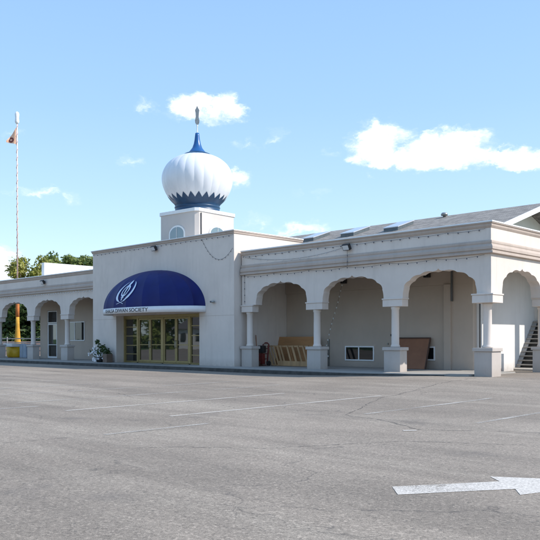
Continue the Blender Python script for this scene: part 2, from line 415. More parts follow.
# right end pier width adjusts so the last opening ends at x = -.42
build('arcade_wall', bm, ST, T)
bm = B(); arcade(bm, .302, 4.90, [(2.32, 1.60)], ZS, ZT, lambda a, z: (.1, a, z), lambda a, z: (-.3, a, z))
build('arcade_wall', bm, ST, T)
bm = B(); box(bm, -.3, .1, 4.902, 16.4, 4.15, ZT); build('parapet_beam', bm, ST, T)
PL = [-28.62, -32.95, -37.78, -42.1]
bm = B(); arcade(bm, -42.6, -24.8, [(-39.94, 1.66), (-35.30, 1.86), (-30.8, 1.66), (-26.5, 1.66)], ZS, ZT, lambda a, z: (a, -.1, z), lambda a, z: (a, .3, z))
build('arcade_wall', bm, ST, T)
bm = B(); box(bm, -42.6, -42.2, .302, 12, 4.15, ZT); build('parapet_beam', bm, ST, T)

# parapet coping and mouldings
CAP = [(-.42, 5.31), (-.42, 5.455), (.085, 5.45), (.09, 5.39), (.055, 5.37), (.05, 5.30), (.015, 5.24), (.0, 5.22), (-.004, 5.31)]
MLD = [(-.004, 4.80), (.03, 4.79), (.055, 4.755), (.06, 4.70), (.045, 4.66), (.075, 4.62), (.115, 4.56), (.12, 4.47), (.085, 4.45), (.08, 4.42), (.12, 4.40), (.125, 4.33), (.02, 4.31), (-.004, 4.30)]
right_path = [(-12.62, -.1), (.1, -.1), (.1, 16.3)]
left_path = [(-42.6, 12), (-42.6, -.1), (-24.9, -.1)]
for pth in (right_path, left_path):
    bm = B(); sweep(bm, pth, CAP); build('coping', bm, M['trim'], T)
    bm = B(); sweep(bm, pth, MLD); build('moulding', bm, M['trim'], T)
# white flashing on the copings
for pth in (right_path, left_path):
    bm = B(); sweep(bm, pth, [(-.43, 5.458), (-.43, 5.475), (.10, 5.472), (.105, 5.425), (.092, 5.425), (.09, 5.458)]); build('flashing', bm, M['white'], T)

# columns: part 'column' with capital and pedestal as sub-parts
def column(cx, cy, capw, capd, pedw, pedd, half=False):
    bm = B()
    prof = [(.185, .98), (.185, 1.03), (.165, 1.06), (.152, 1.10), (.150, 1.8), (.145, 2.45), (.165, 2.48), (.175, 2.52), (.175, 2.57)]
    lathe(bm, prof, cx, cy, 28)
    c = build('column', bm, ST, T)
    bm = B(); box(bm, cx - capw / 2, cx + capw / 2, cy - capd / 2, cy + capd / 2, 2.57, 2.845, bev=.012)
    box(bm, cx - capw / 2 - .025, cx + capw / 2 + .025, cy - capd / 2 - .025, cy + capd / 2 + .025, 2.847, 2.899, bev=.01)
    build('capital', bm, ST, c)
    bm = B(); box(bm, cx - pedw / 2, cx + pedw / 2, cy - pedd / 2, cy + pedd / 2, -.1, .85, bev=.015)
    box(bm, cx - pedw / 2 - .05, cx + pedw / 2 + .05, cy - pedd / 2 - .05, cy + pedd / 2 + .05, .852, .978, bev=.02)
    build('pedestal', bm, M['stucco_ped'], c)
for x in PX[1:3] + PL: column(x, .06, .92, .42, .76, .48)
column(-12.25, .06, .74, .42, .68, .48)
column(-.11, .03, .80, .76, .68, .68)
column(-.09, 4.44, .40, .90, .50, .62)
for y in (8.16, 12.4):
    boxpart('porch_post', ST, T, -.25, .05, y - .14, y + .14, -.1, 4.15)

# porch roofs
boxpart('porch_ceiling', M['soffit'], T, -12.7, -.302, .302, 3.0, 4.22, 4.40)
boxpart('porch_ceiling', M['soffit'], T, -2.3, -.302, 3.002, 16.3, 4.22, 4.40)
boxpart('porch_ceiling', M['soffit'], T, -41.6, -24.8, .302, 3.9, 4.22, 4.40)

# main hall body with recessed bay panel
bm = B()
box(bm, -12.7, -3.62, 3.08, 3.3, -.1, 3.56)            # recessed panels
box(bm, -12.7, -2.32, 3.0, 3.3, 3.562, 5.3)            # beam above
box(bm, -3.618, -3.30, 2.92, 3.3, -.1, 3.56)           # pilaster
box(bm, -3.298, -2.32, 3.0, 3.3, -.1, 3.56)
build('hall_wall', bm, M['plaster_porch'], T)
bm = B(); box(bm, -2.62, -2.3, 3.302, 16.4, -.1, 5.3)            # east wall
box(bm, -22, -2.622, 16.1, 16.4, -.1, 5.3)
build('hall_wall', bm, M['plaster_white'], T)
bm = B(); obox(bm, (-3.22, 2.9, 4.2), (-3.22, 2.9, 2.85), .07, .07, (0, 1, 0)); build('downpipe', bm, M['downpipe'], T)
bm = B(); tube(bm, [(-2.2, 3.35, 4.2), (-2.2, 3.35, .1)], .035, 8); build('downpipe', bm, M['downpipe'], T)
boxpart('low_wall', M['plaster_white'], T, -1.67, -1.55, 4.12, 4.98, -.1, .69, bev=.01)
for x0_, z0_, z1_ in ((-9.95, .02, 1.3), (-6.55, 1.05, 1.12)):
    bm = B(); box(bm, x0_, x0_ + .05, 3.02, 3.078, z0_, z1_); build('conduit', bm, M['steel'], T)
boxpart('outlet', M['black'], T, -6.35, -6.17, 3.0, 3.078, 1.42, 1.52, bev=.01)
boxpart('service_hatch', M['plaster_porch'], T, -10.75, -10.0, 3.05, 3.078, .05, 1.25, bev=.008)
# gable roof, ridge along x
def rz(y): return 5.52 + .324 * (y - 3.0)
YR = 9.7; ZR = rz(YR); XE = -2.02
roof_o = bpy.data.objects.new('roof', None)
bm = B(); sl = math.hypot(1, .324)
for s in (1,):
    a = [(-24, 2.4), (XE, 2.4), (XE, YR), (-24, YR)]
    top = [bm.verts.new((x, y, rz(y))) for x, y in a]; bot = [bm.verts.new((x, y, rz(y) - .14)) for x, y in a]
    bm.faces.new(top); bm.faces.new(bot[::-1])
    for i in range(4): bm.faces.new((top[i], bot[i], bot[(i + 1) % 4], top[(i + 1) % 4]))
    a = [(-24, YR), (XE, YR), (XE, 17.0), (-24, 17.0)]
    top = [bm.verts.new((x, y, 2 * ZR - rz(y))) for x, y in a]; bot = [bm.verts.new((x, y, 2 * ZR - rz(y) - .14)) for x, y in a]
    bm.faces.new(top); bm.faces.new(bot[::-1])
    for i in range(4): bm.faces.new((top[i], bot[i], bot[(i + 1) % 4], top[(i + 1) % 4]))
roof_o = build('roof', bm, M['shingle'], T)
bm = B(); prism(bm, [(3.0, 5.3), (3.0, rz(3) - .16), (YR, ZR - .16), (16.4, rz(3) - .16), (16.4, 5.3)], lambda y, z: (-3.3, y, z), lambda y, z: (-3.5, y, z))
build('gable_wall', bm, M['gable'], T)
bm = B()
for y0, y1, s in ((2.35, YR, 1), (17.05, YR, -1)):
    z0 = rz(2.35) if s == 1 else 2 * ZR - rz(17.05)
    obox(bm, (XE + .022, y0, z0 - .10), (XE + .022, y1, ZR - .10 + (.002 * s)), .04, .25, (1, 0, 0)) if False else None
    pr = [(y0, z0 + .015), (y1, ZR + .015), (y1, ZR - .22), (y0, z0 - .22)]
    prism(bm, pr, lambda y, z: (XE + .002, y, z), lambda y, z: (XE + .04, y, z))
build('rake_board', bm, M['white'], roof_o)
bm = B(); lathe(bm, [(.07, ZR - .5), (.07, ZR - .06), (.17, ZR - .05), (.18, ZR + .02), (.13, ZR + .09), (.02, ZR + .11)], -7.4, 9.3, 14); build('vent', bm, M['steel'], roof_o)
for x in (-14.95, -12.16, -9.37):
    w = .86; y0, y1 = 6.75, 8.15
    bm = B(); up = .17
    c = [(x, y0), (x + w, y0), (x + w, y1), (x, y1)]
    lo = [bm.verts.new((a, b, rz(b) - .05)) for a, b in c]; hi = [bm.verts.new((a, b, rz(b) + up)) for a, b in c]
    bm.faces.new(hi); bm.faces.new(lo[::-1])
    for i in range(4): bm.faces.new((lo[i], lo[(i + 1) % 4], hi[(i + 1) % 4], hi[i]))
    k = build('skylight', bm, M['lead'], roof_o)
    bm = B(); g0 = .05
    c = [(x - .03, y0 - .03), (x + w + .03, y0 - .03), (x + w + .03, y1 + .03), (x - .03, y1 + .03)]
    lo = [bm.verts.new((a, b, rz(b) + up + .004)) for a, b in c]; hi = [bm.verts.new((a, b, rz(b) + up + .05)) for a, b in c]
    bm.faces.new(hi); bm.faces.new(lo[::-1])
    for i in range(4): bm.faces.new((lo[i], lo[(i + 1) % 4], hi[(i + 1) % 4], hi[i]))
    build('pane', bm, M['skylight_glass'], k)

# stair volume beyond the side porch with door at the landing
boxpart('stair_tower_wall', M['plaster_white'], T, -2.3, -.55, 8.62, 13, -.1, 4.2)
dr = boxpart('side_door', M['teal'], T, -2.12, -1.2, 8.57, 8.617, 2.06, 4.1, bev=.006)
bm = B(); lathe(bm, [(.03, 0), (.03, .05)], 0, 0, 10); bmesh.ops.rotate(bm, verts=bm.verts[:], cent=(0, 0, 0), matrix=Matrix.Rotation(R(90), 3, 'X')); bmesh.ops.translate(bm, verts=bm.verts[:], vec=(-2.0, 8.565, 3.05)); build('knob', bm, M['lead'], dr)
bm = B(); stx0, stx1 = -2.24, -.95
obox(bm, (stx0 + .03, 6.72, .05), (stx0 + .03, 8.5, 2.1), .05, .22, (1, 0, 0)); obox(bm, (stx1 - .03, 6.72, .05), (stx1 - .03, 8.5, 2.1), .05, .22, (1, 0, 0))
sto = build('staircase', bm, M['stair'], T)
for i in range(11):
    z = .19 * (i + 1) - .01; y = 6.78 + i * .165
    bm = B(); box(bm, stx0 - .02, stx1 + .02, y - .06, y + .2, z - .05, z, bev=.006); build('tread', bm, M['concrete'], sto)
    boxpart('riser', M['stair_riser'], sto, stx0 + .06, stx1 - .06, y + .10, y + .12, max(.04, z - .19), z - .052)  # added dark boards stand in for the shade in the open gaps
# east wall stair landing nosing
# ---- entrance block
X0, X1, YF, ZE = -24.78, -12.72, -.52, 6.34
bm = B()
prism(bm, [(X0, -.1), (-22.42, -.1), (-22.42, 2.62), (-15.24, 2.62), (-15.24, -.1), (X1, -.1), (X1, ZE), (X0, ZE)], lambda x, z: (x, YF, z), lambda x, z: (x, YF + .5, z))
box(bm, X1 - .3, X1, YF + .502, 4.3, -.1, ZE); box(bm, X0, X0 + .3, YF + .502, 4.3, -.1, ZE); box(bm, X0 + .302, X1 - .302, 4.0, 4.3, -.1, ZE)
build('entrance_wall', bm, ST, T)
boxpart('flat_roof', M['white_roof'], T, X0 + .302, X1 - .302, YF + .502, 3.998, 5.75, 5.95)
boxpart('entrance_ceiling', M['plaster_white'], T, X0 + .302, X1 - .302, YF + .502, 3.998, 2.63, 2.72)
boxpart('control_joint', M['trim'], T, X0 + .01, -22.44, YF - .003, YF + .01, 2.44, 2.455); boxpart('control_joint', M['trim'], T, -15.22, X1 - .01, YF - .003, YF + .01, 2.44, 2.455)
bm = B(); pth = [(X0, 4.3), (X0, YF), (X1, YF), (X1, 4.3)]
sweep(bm, pth, [(-.34, ZE), (-.34, ZE + .10), (.075, ZE + .095), (.08, ZE + .04), (.05, ZE + .03), (.045, ZE - .04), (.0, ZE - .07), (-.004, ZE - .005)]); build('coping', bm, M['trim'], T)
bm = B(); sweep(bm, pth, [(-.35, ZE + .102), (-.35, ZE + .118), (.09, ZE + .114), (.095, ZE + .08), (.082, ZE + .08), (.08, ZE + .1)]); build('flashing', bm, M['white'], T)

# entrance doors: gold frames, mirror-like glass
FR = M['gold']; dy0, dy1 = .0, .09
def frame(parent, x0, x1, z0, z1, w, bars=(), name='door_frame', mat=FR, y0=dy0, y1=dy1, gl=M['glass'], yg=.05):
    bm = B(); box(bm, x0, x0 + w, y0, y1, z0, z1); box(bm, x1 - w, x1, y0, y1, z0, z1)
    box(bm, x0 + w, x1 - w, y0, y1, z1 - w, z1); box(bm, x0 + w, x1 - w, y0, y1, z0, z0 + w * 1.3)
    for b in bars: box(bm, x0 + w, x1 - w, y0 + .01, y1 - .01, b - .022, b + .022)
    f = build(name, bm, mat, parent)
    bm = B(); box(bm, x0 + w - .005, x1 - w + .005, yg, yg + .012, z0 + w * 1.25, z1 - w + .005); build('pane', bm, gl, f)
    return f
bm = B(); box(bm, -22.30, -15.36, -.02, .12, 2.47, 2.62); 
for x in (-21.10, -18.86, -16.60): box(bm, x - .07, x + .07, -.02, .12, .02, 2.468)
box(bm, -22.42, -22.30, -.02, .12, .02, 2.62); box(bm, -22.29, -15.37, -.02, .12, .02, .06); box(bm, -15.36, -15.24, -.02, .12, .02, 2.62)
build('door_surround', bm, FR, T)
for x0, x1 in ((-21.02, -19.99), (-19.98, -18.94), (-18.78, -17.74), (-17.73, -16.68)):
    f = frame(T, x0, x1, .075, 2.46, .085, (1.02,), name='entrance_door')
    hx = x1 - .045 if x0 in (-21.02, -18.78) else x0 + .045
    bm = B(); tube(bm, [(hx, -.005, .85), (hx, -.05, .88), (hx, -.05, 1.22), (hx, -.005, 1.25)], .014, 6); build('door_handle', bm, M['steel'], f)
for x0, x1 in ((-22.29, -21.18), (-16.52, -15.37)):
    frame(T, x0, x1, .075, 2.46, .03, (.5, .98, 1.5, 2.0), name='sidelight')
# interior seen as darkness behind the glass is given by the glass itself

# left wing back wall with glass door and sliding window
bm = B()
yb = 2.0
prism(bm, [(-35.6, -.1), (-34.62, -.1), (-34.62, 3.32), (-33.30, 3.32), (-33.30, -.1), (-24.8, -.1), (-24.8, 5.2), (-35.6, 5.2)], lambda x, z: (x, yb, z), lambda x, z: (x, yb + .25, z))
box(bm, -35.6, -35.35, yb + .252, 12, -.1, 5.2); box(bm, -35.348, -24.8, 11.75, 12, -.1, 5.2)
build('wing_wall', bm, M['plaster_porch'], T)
frame(T, -34.60, -33.32, .03, 2.42, .09, (.95,), name='glass_door', mat=M['white'], y0=yb + .02, y1=yb + .1, yg=yb + .06)
frame(T, -34.60, -33.32, 2.44, 3.30, .06, name='transom', mat=M['white'], y0=yb + .02, y1=yb + .1, yg=yb + .06, gl=M['glass_dim'])
def wall_window(x0, x1, z0, z1, y, split, glasses, w=.06):
    bm = B(); box(bm, x0, x0 + w, y - .04, y, z0, z1); box(bm, x1 - w, x1, y - .04, y, z0, z1); box(bm, x0 + w, x1 - w, y - .04, y, z0, z0 + w); box(bm, x0 + w, x1 - w, y - .04, y, z1 - w, z1)
    if split: box(bm, split - w / 2, split + w / 2, y - .035, y, z0 + w, z1 - w)
    f = build('window', bm, M['white'], T)
    ed = [x0 + w, split - w / 2, split + w / 2, x1 - w] if split else [x0 + w, x1 - w]
    for k in range(0, len(ed), 2): boxpart('pane', glasses[k // 2], f, ed[k], ed[k + 1], y - .02, y - .008, z0 + w, z1 - w)
wall_window(-31.75, -29.75, 1.22, 2.50, 1.998, -30.95, [M['glass_pale'], M['glass_dim']])
wall_window(-8.95, -7.28, .30, .98, 3.078, -8.15, [M['glass_dim'], M['glass_dim']])
wall_window(-4.85, -4.12, .38, .98, 3.078, None, [M['glass_dim']])
boxpart('flat_roof', M['white_roof'], T, -41.69, -24.8, .31, 11.7, 5.0, 5.12)
boxpart('flat_roof', M['white_roof'], T, -12.7, -.31, .31, 2.9, 5.0, 5.12)
boxpart('rooftop_wall', M['white'], T, -32.55, -32.2, .45, 9.0, 5.13, 6.42, bev=.01)
boxpart('rooftop_wall', M['white'], T, -34.5, -32.56, 8.6, 9.0, 5.13, 6.42, bev=.01)

# ---- tower (slightly turned) and onion dome
TC = Vector((-18.75, 2.34)); hs = 1.5; ch = .17; ph = R(4)
def rot(x, y): return (TC.x + x * math.cos(ph) - y * math.sin(ph), TC.y + x * math.sin(ph) + y * math.cos(ph))
def chamf(h, c): return [(-h + c, -h), (h - c, -h), (h, -h + c), (h, h - c), (h - c, h), (-h + c, h), (-h, h - c), (-h, -h + c)]
bm = B(); prism(bm, chamf(hs, ch), lambda x, y: (*rot(x, y), 5.7), lambda x, y: (*rot(x, y), 8.08))
tower = build('tower', bm, M['stucco_tower'], T)
bm = B(); prism(bm, chamf(hs + .05, ch), lambda x, y: (*rot(x, y), 8.082), lambda x, y: (*rot(x, y), 8.255)); build('tower_cap', bm, M['white'], tower)
def side_map(k):
    def f(a, z, o):
        if k == 0: return (*rot(a, -hs - o), z)
        return (*rot(hs + o, a), z)
    return f
for k in (0, 1):
    f = side_map(k); zc = 6.98; ra, rb = .62, .46
    outer = [(-ra, 6.2), (ra, 6.2)] + [(ra * math.cos(R(t)), zc + rb * math.sin(R(t))) for t in range(0, 181, 12)]
    bm = B(); prism(bm, outer, lambda a, z: f(a, z, .002), lambda a, z: f(a, z, .05)); w = build('window', bm, M['white'], tower)
    ra2, rb2 = ra - .09, rb - .09
    inner = [(-ra2, 6.28), (ra2, 6.28)] + [(ra2 * math.cos(R(t)), zc + rb2 * math.sin(R(t))) for t in range(0, 181, 12)]
    bm = B(); prism(bm, inner, lambda a, z: f(a, z, .052), lambda a, z: f(a, z, .06)); build('pane', bm, M['glass_sky'], w)
    bm = B(); obox(bm, f(0, 6.28, .067), f(0, zc + rb2, .067), .035, .014, (f(1, 0, 0)[0] - f(0, 0, 0)[0], f(1, 0, 0)[1] - f(0, 0, 0)[1], 0)); build('glazing_bar', bm, M['white'], w)
bm = B(); tube(bm, [(*rot(hs + .04, -hs + ch + .12), 8.0), (*rot(hs + .04, -hs + ch + .12), 6.0)], .035, 6); build('cable', bm, M['downpipe'], tower)

NG = 24
def dome_r(z):
    # onion profile (radius by height), control points joined smoothly
    P = [(8.17, 1.20), (8.66, 1.20), (8.78, 1.27), (8.95, 1.44), (9.14, 1.59), (9.32, 1.71), (9.52, 1.81), (9.8, 1.905), (10.14, 1.95), (10.5, 1.90), (10.85, 1.73), (11.15, 1.44), (11.36, 1.08), (11.47, .76), (11.52, .55)]
    for (z0, r0), (z1, r1) in zip(P, P[1:]):
        if z0 <= z <= z1:
            i = P.index((z0, r0)); pm = P[max(0, i - 1)]; pn = P[min(len(P) - 1, i + 2)]
            t = (z - z0) / (z1 - z0)
            m0 = (r1 - pm[1]) / (z1 - pm[0]) * (z1 - z0); m1 = (pn[1] - r0) / (pn[0] - z0) * (z1 - z0)
            return (2 * t ** 3 - 3 * t * t + 1) * r0 + (t ** 3 - 2 * t * t + t) * m0 + (-2 * t ** 3 + 3 * t * t) * r1 + (t ** 3 - t * t) * m1
    return P[-1][1]
def gore(th):
    u = (th / (2 * math.pi) * NG) % 1; return 1 + .011 * (1 - (2 * u - 1) ** 2) - .006
def dv(bm, th, z, extra=0):
    r = dome_r(z) * (gore(th) if z > 8.86 else 1) + extra
    return bm.verts.new((TC.x + r * math.cos(th), TC.y + r * math.sin(th), z))
nt_ = NG * 8
bm = B(); zs = [8.86 + (11.52 - 8.86) * (1 - math.cos(math.pi * i / 30)) / 2 for i in range(31)]
rings = [[dv(bm, 2 * math.pi * j / nt_, z) for j in range(nt_)] for z in zs]
for a, b in zip(rings, rings[1:]):
    for j in range(nt_):
        f = bm.faces.new((a[j], a[(j + 1) % nt_], b[(j + 1) % nt_], b[j])); f.smooth = (j % 8) not in (7, 0) or True
bm.faces.new(rings[-1])
for e in bm.edges: e.smooth = True
# sharp creases between the gores
bm.verts.ensure_lookup_table()
dome = build('dome', bm, M['dome_white'], T)
me = dome.data
for e in me.edges:
    a, b = e.vertices
    if a % nt_ == b % nt_ and (a % nt_) % 8 == 0: e.use_edge_sharp = True
bm = B(); K = 14; rings = []
for i in range(K + 1):
    ring = []
    for j in range(nt_):
        th = 2 * math.pi * j / nt_; u = (j / 8) % 1
        tip = 1 - abs(2 * u - 1); ztop = 8.93 + .27 * tip ** 1.0
        z = 8.172 + (ztop - 8.172) * i / K
        ring.append(dv(bm, th, z, .016))
    rings.append(ring)
for a, b in zip(rings, rings[1:]):
    for j in range(nt_): bm.faces.new((a[j], a[(j + 1) % nt_], b[(j + 1) % nt_], b[j])).smooth = True
build('petal_band', bm, M['dome_blue'], dome)
bm = B(); lathe(bm, [(1.27, 8.257), (1.27, 8.34), (1.23, 8.37), (1.23, 8.52), (1.26, 8.55), (1.26, 8.60), (1.2, 8.62)], TC.x, TC.y, 48, cap=False); build('base_ring', bm, M['dome_blue'], dome)
bm = B(); ring0 = []; 
rings = []
for i in range(5):
    ring = []
    for j in range(nt_):
        u = (j / 8) % 1; pk = abs(math.sin(math.pi * u * 2)); zlow = 11.47 - .13 * pk; z = 11.64 - (11.64 - zlow) * (i / 4) ** 1.6
        r = .36 + (.46 + .17 * pk) * (i / 4) ** .8
        ring.append(bm.verts.new((TC.x + r * math.cos(2 * math.pi * j / nt_), TC.y + r * math.sin(2 * math.pi * j / nt_), z)))
    rings.append(ring)
for a, b in zip(rings, rings[1:]):
    for j in range(nt_): bm.faces.new((a[j], a[(j + 1) % nt_], b[(j + 1) % nt_], b[j])).smooth = True
build('petal_collar', bm, M['dome_blue'], dome)
bm = B(); lathe(bm, [(.52, 11.56), (.50, 11.63), (.40, 11.74), (.28, 11.90), (.20, 12.12), (.155, 12.35), (.125, 12.6), (.11, 12.72)], TC.x, TC.y, 24); sp = build('spire', bm, M['spire_blue'], dome)
bm = B(); lathe(bm, [(.03, 12.72), (.035, 12.8), (.028, 12.82), (.028, 13.1), (.05, 13.14), (.028, 13.2), (.025, 13.3)], TC.x, TC.y, 12); build('rod', bm, M['white'], dome)
# emblem on the tip, seen nearly edge on: double edged blade with guards
bm = B()
prism(bm, [(-.07, 13.22), (.07, 13.22), (.11, 13.30), (.125, 13.42), (.08, 13.62), (.095, 13.85), (.12, 14.0), (.06, 14.1), (.0, 14.24), (-.06, 14.1), (-.12, 14.0), (-.095, 13.85), (-.08, 13.62), (-.125, 13.42), (-.11, 13.30)],
      lambda a, z: (TC.x + a * .7 - .03, TC.y + a * .7 + .03, z), lambda a, z: (TC.x + a * .7 + .03, TC.y + a * .7 - .03, z)); build('finial', bm, M['steel'], dome)

# ---- dome awning over the entrance
AX, AY, AZ, aa, ap, ab = -18.75, YF, 2.93, 3.98, 1.9, 2.02
NGA = 10
def awn(th, phi, o=0):
    """th -90..90 deg around plan, phi 0..90 elevation"""
    u = ((th / math.pi + .5) * NGA) % 1; sag = 1 - .032 * (1 - (2 * u - 1) ** 2) * math.cos(phi)
    a, p, b = aa * sag + o, ap * sag + o, ab * (1 - .01) + o
    return Vector((AX + a * math.sin(th) * math.cos(phi), AY - p * math.cos(th) * math.cos(phi) - .004, AZ + b * math.sin(phi)))
bm = B(); nth, nph = NGA * 8, 28
gr = [[bm.verts.new(awn(-math.pi / 2 + math.pi * i / nth, math.pi / 2 * j / nph)) for i in range(nth + 1)] for j in range(nph)]
tp = bm.verts.new(awn(0, math.pi / 2 - 1e-4))
for j in range(nph - 1):
    for i in range(nth): bm.faces.new((gr[j][i], gr[j][i + 1], gr[j + 1][i + 1], gr[j + 1][i])).smooth = True
for i in range(nth): bm.faces.new((gr[-1][i], gr[-1][i + 1], tp)).smooth = True
awning = build('awning', bm, M['canvas'], T)
for e in awning.data.edges:
    a, b = e.vertices
    if a < (nth + 1) * nph and b < (nth + 1) * nph and a % (nth + 1) == b % (nth + 1) and (a % (nth + 1)) % 8 == 0: e.use_edge_sharp = True
def val(th, z, o=0): return Vector((AX + (aa + .02 + o) * math.sin(th), AY - (ap + .02 + o) * math.cos(th) - .004, z))
bm = B(); zt, zb_ = AZ + .01, AZ - .29
r = []
for i in range(nth + 1):
    th = -math.pi / 2 + math.pi * i / nth; r.append([bm.verts.new(val(th, zt)), bm.verts.new(val(th, zb_)), bm.verts.new(val(th, zb_, -.012)), bm.verts.new(val(th, zt, -.012))])
for a, b in zip(r, r[1:]):
    for k in range(4): bm.faces.new((a[k], a[(k + 1) % 4], b[(k + 1) % 4], b[k]))
build('valance', bm, M['valance'], awning, smooth=True)
bm = B(); tube(bm, [val(-math.pi / 2 + math.pi * i / 40, AZ - .02, -.05) for i in range(41)], .02, 6); build('awning_frame', bm, M['steel'], awning)
# lettering
cu = bpy.data.curves.new('lettering_source', 'FONT'); cu.body = 'KHALSA DIWAN SOCIETY'; cu.size = 1; cu.offset = .012
tmp = bpy.data.objects.new('lettering_source', cu); COL.objects.link(tmp)
bpy.context.view_layer.update()
src = bpy.data.meshes.new_from_object(tmp.evaluated_get(bpy.context.evaluated_depsgraph_get()))
bpy.data.objects.remove(tmp); bpy.data.curves.remove(cu)
bm = B(); bm.from_mesh(src); bpy.data.meshes.remove(src)
xsv = [v.co.x for v in bm.verts]; ysv = [v.co.y for v in bm.verts]; xa, xb, ya, yb2 = min(xsv), max(xsv), min(ysv), max(ysv)
# arc length table along the valance
tab = [(-math.pi / 2 + math.pi * i / 400) for i in range(401)]; acc = [0]
for i in range(400): acc.append(acc[-1] + (val(tab[i + 1], 0) - val(tab[i], 0)).length)
def th_at(s):
    for i in range(400):
        if acc[i + 1] >= s: return tab[i] + (tab[i + 1] - tab[i]) * (s - acc[i]) / (acc[i + 1] - acc[i])
    return tab[-1]
def s_at(th): return acc[int((th + math.pi / 2) / math.pi * 400)]
sA, sB = s_at(R(-35)), s_at(R(25))
for v in bm.verts:
    s = sA + (sB - sA) * (v.co.x - xa) / (xb - xa); h = (v.co.y - ya) / (yb2 - ya)
    v.co.z = s; v.co = val(th_at(s), AZ - .235 + h * .19, .008); v.index = 0
# one mesh per word
seen = set(); isl = []
for f in bm.faces:
    if f in seen: continue
    st = [f]; seen.add(f); grp = []
    while st:
        g_ = st.pop(); grp.append(g_)
        for e_ in g_.edges:
            for h_ in e_.link_faces:
                if h_ not in seen: seen.add(h_); st.append(h_)
    xs_ = [v.co.x for g_ in grp for v in g_.verts]; isl.append((min(xs_), max(xs_), grp))
isl.sort(key=lambda i: i[0]); words = []; last = None
for a_, b_, grp in isl:
    if last is None or a_ - last > .105: words.append([])
    words[-1] += grp; last = b_ if last is None else max(last, b_)
for wd in words:
    b2 = B(); vm = {}
    for f in wd:
        for v in f.verts:
            if v not in vm: vm[v] = b2.verts.new(v.co)
        try: b2.faces.new([vm[v] for v in f.verts])
        except ValueError: pass
    build('lettering', b2, M['letter'], awning)
bm.free()
# crossed-sword emblem in pale blue
bm = B()
def emb(s, t): return awn(R(-4.5) + s / 3.5 + t * .13, R(24.5) + t / 1.9, .035)
def poly_strip(A, Bp):
    va = [bm.verts.new(emb(*p)) for p in A]; vb = [bm.verts.new(emb(*p)) for p in Bp]
    for i in range(len(A) - 1): bm.faces.new((va[i], va[i + 1], vb[i + 1], vb[i]))
n_ = 40
def circ(r0, r1, cx, cy):
    poly_strip([(cx + r0 * math.cos(2 * math.pi * i / n_), cy + r0 * math.sin(2 * math.pi * i / n_)) for i in range(n_ + 1)],
               [(cx + r1 * math.cos(2 * math.pi * i / n_), cy + r1 * math.sin(2 * math.pi * i / n_)) for i in range(n_ + 1)])
circ(.24, .315, 0, .04)
ts = [-.46, -.40, -.30, -.1, .1, .25, .38, .47, .56, .66]; ws = [.03, .05, .045, .05, .065, .085, .115, .12, .085, .004]
poly_strip([(-w, t) for t, w in zip(ts, ws)], [(w, t) for t, w in zip(ts, ws)])
poly_strip([(-.12, -.33), (.12, -.33)], [(-.12, -.285), (.12, -.285)])
for s in (-1, 1):
    A = []; Bq = []
    for i in range(25):
        t = i / 24; ang = R(62 - 190 * t) if True else 0
        w = .012 + .10 * math.sin(math.pi * min(1, t * 1.02)) ** .8
        r0 = .60 - .04 * t
        x = r0 * math.cos(ang) * .98; y = .04 + r0 * math.sin(ang) * .98
        if t > .68:      # the handle crosses to the other side below the ring
            k = (t - .68) / .32; x = (1 - k) * (r0 * math.cos(R(62 - 190 * .68))) - k * .30; y = .04 + (1 - k) * r0 * math.sin(R(62 - 190 * .68)) - k * .66; w = .045
        A.append((s * (x + w * .8), y + w * .15 * (1 if t < .5 else -1))); Bq.append((s * (x - w * .55), y))
    poly_strip(A, Bq)
build('emblem', bm, M['emblem'], awning)

# ------------------------------------------------------------------ wall fittings
def floodlight(loc, label):
    x, y, z = loc
    t = thing('floodlight', loc, label, 'floodlight', 'floodlights on the facade')
    bm = B(); box(bm, x - .03, x + .03, y - .10, y, z - .05, z + .05); build('bracket', bm, M['black'], t)
    bm = B(); box(bm, -.18, .18, -.07, .07, -.13, .13, bev=.02); bmesh.ops.rotate(bm, verts=bm.verts[:], cent=(0, 0, 0), matrix=Matrix.Rotation(R(28), 3, 'X')); bmesh.ops.translate(bm, verts=bm.verts[:], vec=(x, y - .17, z - .04)); build('housing', bm, M['black'], t)
    bm = B(); box(bm, -.145, .145, -.082, -.071, -.095, .095); bmesh.ops.rotate(bm, verts=bm.verts[:], cent=(0, 0, 0), matrix=Matrix.Rotation(R(28), 3, 'X')); bmesh.ops.translate(bm, verts=bm.verts[:], vec=(x, y - .17, z - .04)); build('lens', bm, M['lens'], t)
floodlight((-6.22, -.102, 5.12), 'black floodlight with pale lens under the coping above the middle arch of the right arcade')
floodlight((-31.1, -.102, 5.06), 'small black floodlight on the left wing above the arches')
floodlight((-18.7, YF - .002, 6.12), 'small black floodlight under the coping of the entrance block above the awning')
def walllamp(x, y, z, label):
    t = thing('wall_lamp', (x, y, z), label, 'lamp', 'square porch lamps')
    boxpart('housing', M['black'], t, x - .14, x + .14, y - .16, y, z - .13, z + .13, bev=.02)
    boxpart('lens', M['glass_dim'], t, x - .10, x + .10, y - .172, y - .162, z - .09, z + .06)
walllamp(-8.92, 2.998, 4.02, 'square black lamp on the porch back wall above the wide basement window')
walllamp(-4.42, 2.998, 4.03, 'square black lamp on the porch back wall above the leaning brown board')
t = thing('security_camera', (-14.15, YF, 3.14), 'tiny dark camera on the entrance wall to the right of the blue awning', 'camera')
bm = B(); tube(bm, [(-14.15, YF, 3.14), (-14.15, YF - .1, 3.12)], .025, 8); build('bracket', bm, M['black'], t)
bm = B(); tube(bm, [(-14.28, YF - .1, 3.12), (-14.0, YF - .12, 3.1)], .05, 10); build('camera_body', bm, M['steel'], t)

